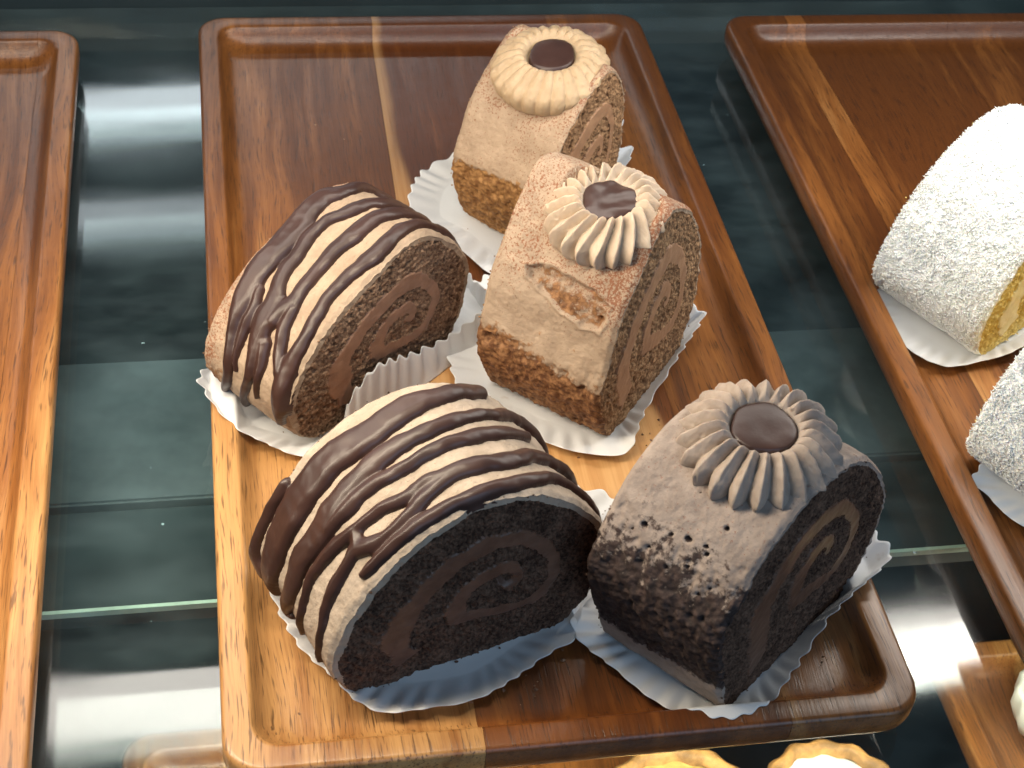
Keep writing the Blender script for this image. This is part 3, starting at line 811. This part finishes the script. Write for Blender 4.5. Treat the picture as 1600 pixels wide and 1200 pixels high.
def add_rosette(ck, world_c, R, h, lobes, depth, mat, choc_r, twist=0.25, tilt=(0, 0), seed=0, sharp=.75, sag=1.0, wild=.09):
    """star-piped ring of cream with a chocolate drop in the middle; its foot follows the cake's top"""
    P = ck['P']; d = ck['d']; a = ck['ang']
    dx, dy = world_c[0] - d['p0'][0], world_c[1] - d['p0'][1]
    lx, ly = dx * math.cos(a) + dy * math.sin(a), -dx * math.sin(a) + dy * math.cos(a)
    ztop = world_c[2] - Z0
    NA, NT_ = 528, 60
    ph = np.arange(NA) / NA * 2 * math.pi
    t_ = np.linspace(0, 1, NT_)
    # section: from the pit's bottom over the crown to the foot  (radius, height)
    sec = np.array([(0, .48), (.24, .48), (.37, .56), (.44, .82), (.50, .97), (.58, 1.0), (.70, .90), (.84, .70), (.96, .47), (1.0, .28), (.97, .06), (.90, -.16), (.80, -.30)])
    L = np.r_[0, np.cumsum(np.linalg.norm(np.diff(sec * [R, h], axis=0), axis=1))]; L /= L[-1]
    sr = np.interp(t_, L, sec[:, 0]); sh = np.interp(t_, L, sec[:, 1])
    for _ in range(2):
        sr[1:-1] = (sr[:-2] + 2 * sr[1:-1] + sr[2:]) / 4; sh[1:-1] = (sh[:-2] + 2 * sh[1:-1] + sh[2:]) / 4
    PH, TT = np.meshgrid(ph, t_, indexing='ij')
    SR = np.broadcast_to(sr, PH.shape); SH = np.broadcast_to(sh, PH.shape)
    w = perlin(np.stack([np.cos(ph) * 1.6, np.sin(ph) * 1.6, 0 * ph + seed], 1), 1, seed)
    arg = (PH + twist * SR + .05 * w[:, None]) * lobes / 2
    lob = np.abs(np.sin(arg)) ** .75                # rounded lobes with sharp valleys
    tri = 1 - np.abs(1 - 2 * ((arg / math.pi) % 1.0)) # pointed ribs
    lob = lob * (1 - sharp) + tri * 1.1 * sharp
    amp = depth * sstep(.40, .60, SR) * (1 - .55 * sstep(.3, -.3, SH)) * (1 + .25 * perlin(np.stack([np.cos(PH) * 3, np.sin(PH) * 3, SR], -1), 1, seed + 3))
    r = SR * R + amp * (lob - .55) * (.35 + .65 * sstep(.55, .95, SR))
    z = SH * h + amp * (lob - .6) * sstep(1.0, .6, SR) * .9
    q = np.stack([r * np.cos(PH), r * np.sin(PH), z], -1)
    q = q + (0.035 * fbm(q, 2.5, 4, seed + 5) + .012 * perlin(q, 14, seed + 6) - .05 * sstep(.45, .75, perlin(q, 7, seed + 8)))[..., None] * np.stack([np.cos(PH), np.sin(PH), 0 * PH + .7], -1)
    r = None
    # tilt, place
    tx, ty = tilt
    q[..., 2] += q[..., 0] * tx + q[..., 1] * ty
    W = np.zeros_like(q)
    W[..., 0] = q[..., 0] + lx; W[..., 1] = q[..., 1] + ly; W[..., 2] = q[..., 2] + ztop - h
    # foot touches the cake
    o = np.argsort(P[:, 0]); top = P[P[:, 1] > ck['d']['ctr'][1] - 1]
    oo = np.argsort(top[:, 0]); 
    vfrac = np.clip(W[..., 1] / ck['av'][1], 0, 1)
    zs = np.interp(W[..., 0] - vfrac * ck['av'][0], top[oo, 0], top[oo, 1])
    low = sstep(.55, -.05, SH)
    W[..., 2] = W[..., 2] * (1 - low) + (np.clip(zs, W[..., 2] - .12 * sag, W[..., 2] + 1.0) + SH * .25 * h - .03) * low
    me = mesh_from('rosette', W.reshape(-1, 3), grid_faces(NA, NT_, True))
    ro = put('rosette', me, M[mat], ck['root'])
    # chocolate drop
    na, nr = 96, 16
    ph = np.arange(na) / na * 2 * math.pi
    rr = choc_r * (1 + wild * perlin(np.stack([np.cos(ph) * 1.2, np.sin(ph) * 1.2, 0 * ph + seed], 1), 1, seed + 8))
    V = []
    for k in np.linspace(0, 1, nr):
        hh = .80 * h + .10 * math.sqrt(max(0, 1 - k ** 4)) + .02
        if k > .99: hh = .55 * h
        x, y = rr * min(k * 1.02, 1) * np.cos(ph), rr * min(k * 1.02, 1) * np.sin(ph)
        zz = hh + (.012 + .22 * wild * (wild > .1)) * perlin(np.stack([x, y, 0 * x], 1), 2.2, seed + 9)
        V.append(np.stack([x + lx, y + ly, zz + x * tx + y * ty + ztop - h], 1))
    V = np.stack(V, 1)
    put('chocolate_drop', mesh_from('chocolate_drop', V.reshape(-1, 3), grid_faces(na, nr, True)), M['choc'], ro)
    return ro

G_D = 'chocolate drizzled roll cakes'
G_R = 'rosette topped roll cakes'
dust_top = lambda lo, hi, vmin=-1: (lambda S, V, B: sstep(lo, hi, B[..., 2]) * (1 if vmin < 0 else sstep(vmin, vmin + .25, V)))

make_paper(PAPER['fd'], label='white fluted paper liner under the front drizzled roll cake', seed=1)
make_paper(PAPER['rr'], label='white fluted paper liner under the dark rosette cake at the tray corner', seed=2)
make_paper(PAPER['mr'], label='white fluted paper liner under the cream rosette cake with the torn patch', seed=3, pleats=42)
make_paper(PAPER['ld'], BASE_LD, label='white fluted paper liner raised beside the left drizzled roll cake', seed=4, pleats=50)
make_paper(PAPER['br'], label='white paper liner under the rosette cake at the back', seed=5, pleats=40)

ck = build_cake('fd', 'roll_cake', 'front roll cake with chocolate stripes and a dark spiral cut face', ('sponge_shaded', 'fill_shaded', 'coat'), 'd', G_D, 11, coat_w=.06, hollow=1.0,
                bare_fn=lambda S, V, B: .30 * sstep(2.6, .1, B[..., 2]), spiral=(.25, .36, .15))
ck['seed'] = 11
add_drizzle(ck, STRIPES['fd'])

ck = build_cake('ld', 'roll_cake', 'left roll cake with chocolate stripes and a brown crumbly cut face beside the tray rim', ('sponge_half_lit', 'fill_half_lit', 'coat_tan'), 'd', G_D, 23, coat_w=.06,
                bare_fn=lambda S, V, B: .75 * sstep(2.6, 1.0, B[..., 2]) * sstep(.55, .85, V) + .3 * sstep(1.2, .2, B[..., 2]),
                dust_fn=lambda S, V, B: .9 * sstep(.7, .9, V), spiral=(.27, .36, .17))
ck['seed'] = 23
add_drizzle(ck, STRIPES['ld'], gain=.56)

ck = build_cake('rr', 'roll_cake', 'chocolate roll cake with a rosette, both toned for shade, at the front right tray corner', ('sponge_shaded', 'fill_shaded', 'coat_shaded'), 'r', G_R, 37, coat_w=.04,
                bare_fn=lambda S, V, B: (.98 * sstep(7.2, 3.9, B[..., 2] + .5 * V - .3) * sstep(1.2, 2.0, B[..., 2] + .4 * V) + .12) * sstep(.55, .35, S),
                dust_fn=lambda S, V, B: .35 * sstep(4.5, 7.5, B[..., 2]) + .5 * sstep(.42, .55, S), spiral=(.22, .40, .17),
                dimple=((4.6, -15.4, 9.75), 2.1, 1.25, .06), pits=[(.255, .739, .09), (.26, .563, .06), (.265, .454, .11), (.2683, .336, .07), (.2617, .31, .08), (.2933, .286, .09), (.245, .80, .05), (.236, .66, .06), (.228, .5, .07), (.24, .38, .05), (.22, .25, .07), (.232, .2, .05), (.31, .55, .04)])
ck['seed'] = 37
add_rosette(ck, (4.6, -15.4, 9.7), 2.10, 1.1, 22, .36, 'rosette', .92, twist=.1, seed=2, tilt=(.06, .0), sharp=.6)

ck = build_cake('mr', 'roll_cake', 'cocoa dusted roll cake with a rosette and a torn patch in its cream', ('sponge_lit', 'fill_lit', 'coat_tan'), 'r', G_R, 51, coat_w=.035,
                bare_fn=lambda S, V, B: 1.0 * sstep(3.3, 2.0, B[..., 2] - .7 * V) * sstep(.6, .4, S) + .25 * sstep(5.0, 3.0, B[..., 2]),
                dust_fn=lambda S, V, B: sstep(3.6, 6.6, B[..., 2]) * (.75 + .35 * sstep(.5, .1, V)), spiral=(.2, .40, .18),
                dimple=((2.65, -4.75, 9.35), 1.86, 1.1, .18), pits=[(.1433, .90, .22), (.2383, .151, .11)],
                gouge=[(.2633, .773), (.275, .664), (.2767, .462), (.2717, .218), (.2633, .101), (.245, .084), (.2233, .118), (.22, .235), (.2283, .403), (.24, .563), (.25, .706)])
ck['seed'] = 51
add_rosette(ck, (2.65, -4.75, 9.3), 1.84, .98, 21, .40, 'rosette_pale', .86, twist=.55, seed=4, tilt=(.18, .0), sharp=.8, wild=.22)

ck = build_cake('br', 'roll_cake', 'pale dusted roll cake with a flat smooth rosette at the back of the tray', ('sponge_lit', 'fill_lit', 'coat_gold'), 'r', G_R, 67, coat_w=.03,
                bare_fn=lambda S, V, B: 1.15 * sstep(3.9, 3.1, B[..., 2] + .5 * V) * sstep(.6, .4, S),
                dust_fn=lambda S, V, B: .45 + .45 * sstep(4.5, 6.8, B[..., 2]), spiral=(.2, .40, .17), dimple=((2.75, 5.35, 8.35), 2.15, 1.15, .16), pits=[(.115, .80, .10)])
ck['seed'] = 67
add_rosette(ck, (2.75, 5.35, 8.3), 2.15, .95, 24, .12, 'rosette_gold', .86, twist=.12, seed=6, tilt=(.16, .0), sharp=.0)

# ------------------------------------------------------------------ coconut rolls on the right tray
make_paper(PAPER['c1'], label='white paper liner under the upper coconut roll', group='paper liners on the right tray', seed=6, pleats=40)
make_paper(PAPER['c2'], label='white paper liner under the lower coconut roll', group='paper liners on the right tray', seed=7, pleats=40)
for key, sd, lab in (('c1', 81, 'white coconut covered roll with a yellow cut face, farther back on the right tray'), ('c2', 93, 'white coconut covered roll nearer the front, cut off by the picture edge')):
    ck = build_cake(key, 'coconut_roll', lab, ('sponge_yellow', 'fill_pale', 'coconut'), 'c', 'coconut rolls on the right tray', sd, coat_w=.05, spiral=(.2, .40, .2))
    co = ck['co']; r2 = np.random.default_rng(sd)
    NS, NV = co.shape[:2]
    K = 24000
    i = r2.integers(int(.04 * NS), int(.72 * NS), K); j = r2.integers(0, NV, K)
    p = co[i, j]
    nr = np.stack([ck['nl'][i, 0], 0 * i, ck['nl'][i, 1]], 1)
    tdir = r2.normal(size=(K, 3)); tdir += nr * r2.uniform(-.2, .45, (K, 1)) - nr * (tdir * nr).sum(1)[:, None] * .75
    tdir /= np.linalg.norm(tdir, axis=1)[:, None]
    sd_ = np.cross(tdir, r2.normal(size=(K, 3))); sd_ /= np.linalg.norm(sd_, axis=1)[:, None]
    up = np.cross(tdir, sd_)
    ll = r2.uniform(.08, .26, (K, 1)); ww = r2.uniform(.016, .036, (K, 1))
    c0 = p + nr * r2.uniform(0, .10, (K, 1))
    V = np.stack([c0 - tdir * ll * .5, c0 + sd_ * ww, c0 - sd_ * ww * .5 + up * ww * .9, c0 - sd_ * ww * .5 - up * ww * .9, c0 + tdir * ll * .5 + up * ll * .08], 1).reshape(-1, 3)
    b = np.arange(K)[:, None] * 5
    F = np.concatenate([b + np.array(f) for f in ((0, 1, 2), (0, 2, 3), (0, 3, 1), (4, 2, 1), (4, 3, 2), (4, 1, 3))], 0)
    tag(put('coconut_shreds', mesh_from('coconut_shreds', V, F, False), M['coconut'], ck['root']), kind='stuff')

# ------------------------------------------------------------------ the lower shelf seen through the glass
def low_tray(loc, hw, hl, label):
    return make_tray(loc, hw, hl, ([(0.5, 0.2)], [(M['wood'], (.62, .2, .8, 1)), (M['wood'], (.7, .6, .1, 1))]), label, 'wooden trays on the lower shelf')
low_tray((-3.5, -26.5, -15), 10.6, 19.0, 'wooden tray on the lower shelf below the middle tray')
low_tray((29.5, -25.5, -15), 10.6, 19.0, 'wooden tray on the lower shelf below the right tray')

def pastry(loc, r, label, top, name='custard_tart', cat='pastry', case_mat='pastry'):
    root = thing(name, loc, 0, label, cat, 'pastries on the lower shelf')
    na, prof = 72, [(0.0, .0), (.82, 0), (.98, .5), (1.0, 1.0), (.93, 1.12), (.84, 1.0), (.80, .86)]
    ph = np.arange(na) / na * 2 * math.pi
    wv = 1 + .03 * np.sin(ph * 14) + .03 * perlin(np.stack([np.cos(ph) * 2, np.sin(ph) * 2, 0 * ph], 1), 1, int(abs(loc[0]) * 3))
    V = np.stack([np.stack([a * r * np.cos(ph) * wv, a * r * np.sin(ph) * wv, 0 * ph + b * 1.6], 1) for a, b in prof], 1)
    put('pastry_case', mesh_from('pastry_case', V.reshape(-1, 3), grid_faces(na, len(prof), True)), M[case_mat], root)
    pr = [(.83, .84), (.6, 1.0), (.35, 1.1), (.12, 1.12), (0, 1.1)]
    V = np.stack([np.stack([a * r * np.cos(ph), a * r * np.sin(ph), 1.6 * b + .10 * perlin(np.stack([a * np.cos(ph) * 3, a * np.sin(ph) * 3, 0 * ph], 1), 1.2, 5)], 1) for a, b in pr], 1)
    put('filling', mesh_from('filling', V.reshape(-1, 3), grid_faces(na, len(pr), True)), M[top], root)
    return root
pastry((6.4, -13.9, -14.2), 3.2, 'golden baked tart on the lower shelf below the tray front edge', 'custard')
pastry((12.3, -14.0, -14.2), 2.9, 'cream topped tart on the lower shelf below the tray corner', 'cream_white')
pastry((23.5, -10.4, -14.2), 2.2, 'small pastry with white icing round a yellow middle at the lower right picture corner', 'custard', case_mat='cream_white')

# ------------------------------------------------------------------ crumbs dropped on the middle tray
r2 = np.random.default_rng(5)
V, F = [], []
spots = [(-6.0, -17.6), (-2.0, -17.6), (3.5, -19.0), (7.5, -16.5), (0.6, -15.5), (-9.0, -5.5), (0.0, -2.5), (5.5, -7.0), (-1.5, 4.0), (7.4, 9.5)]
for k in range(240):
    if k < 190:
        cx, cy = spots[r2.integers(len(spots))]
        x, y = cx + r2.normal(0, .9), cy + r2.normal(0, .8)
    else:
        x, y = r2.uniform(-8, 8), r2.uniform(-17.5, 17.5)
    if abs(x) > 8.0 or abs(y) > 17.5: continue
    r = r2.uniform(.012, .05) if k % 9 else r2.uniform(.05, .09)
    Q = np.array([[1, 0, 0], [-1, 0, 0], [0, 1, 0], [0, -1, 0], [0, 0, 1], [0, 0, -.4]]) * r * r2.uniform(.6, 1.3, (6, 1)) + r2.normal(0, r * .2, (6, 3))
    b = len(V)
    V += list(np.array([x, y, .70 + r * .35]) + Q)
    F += [[b + i for i in f] for f in ((0, 2, 4), (2, 1, 4), (1, 3, 4), (3, 0, 4), (2, 0, 5), (1, 2, 5), (3, 1, 5), (0, 3, 5))]
tag(put('crumbs', mesh_from('crumbs', np.array(V), F, False), M['sponge_half_lit']), 'tiny brown cake crumbs scattered on the middle tray', 'crumbs', kind='stuff')
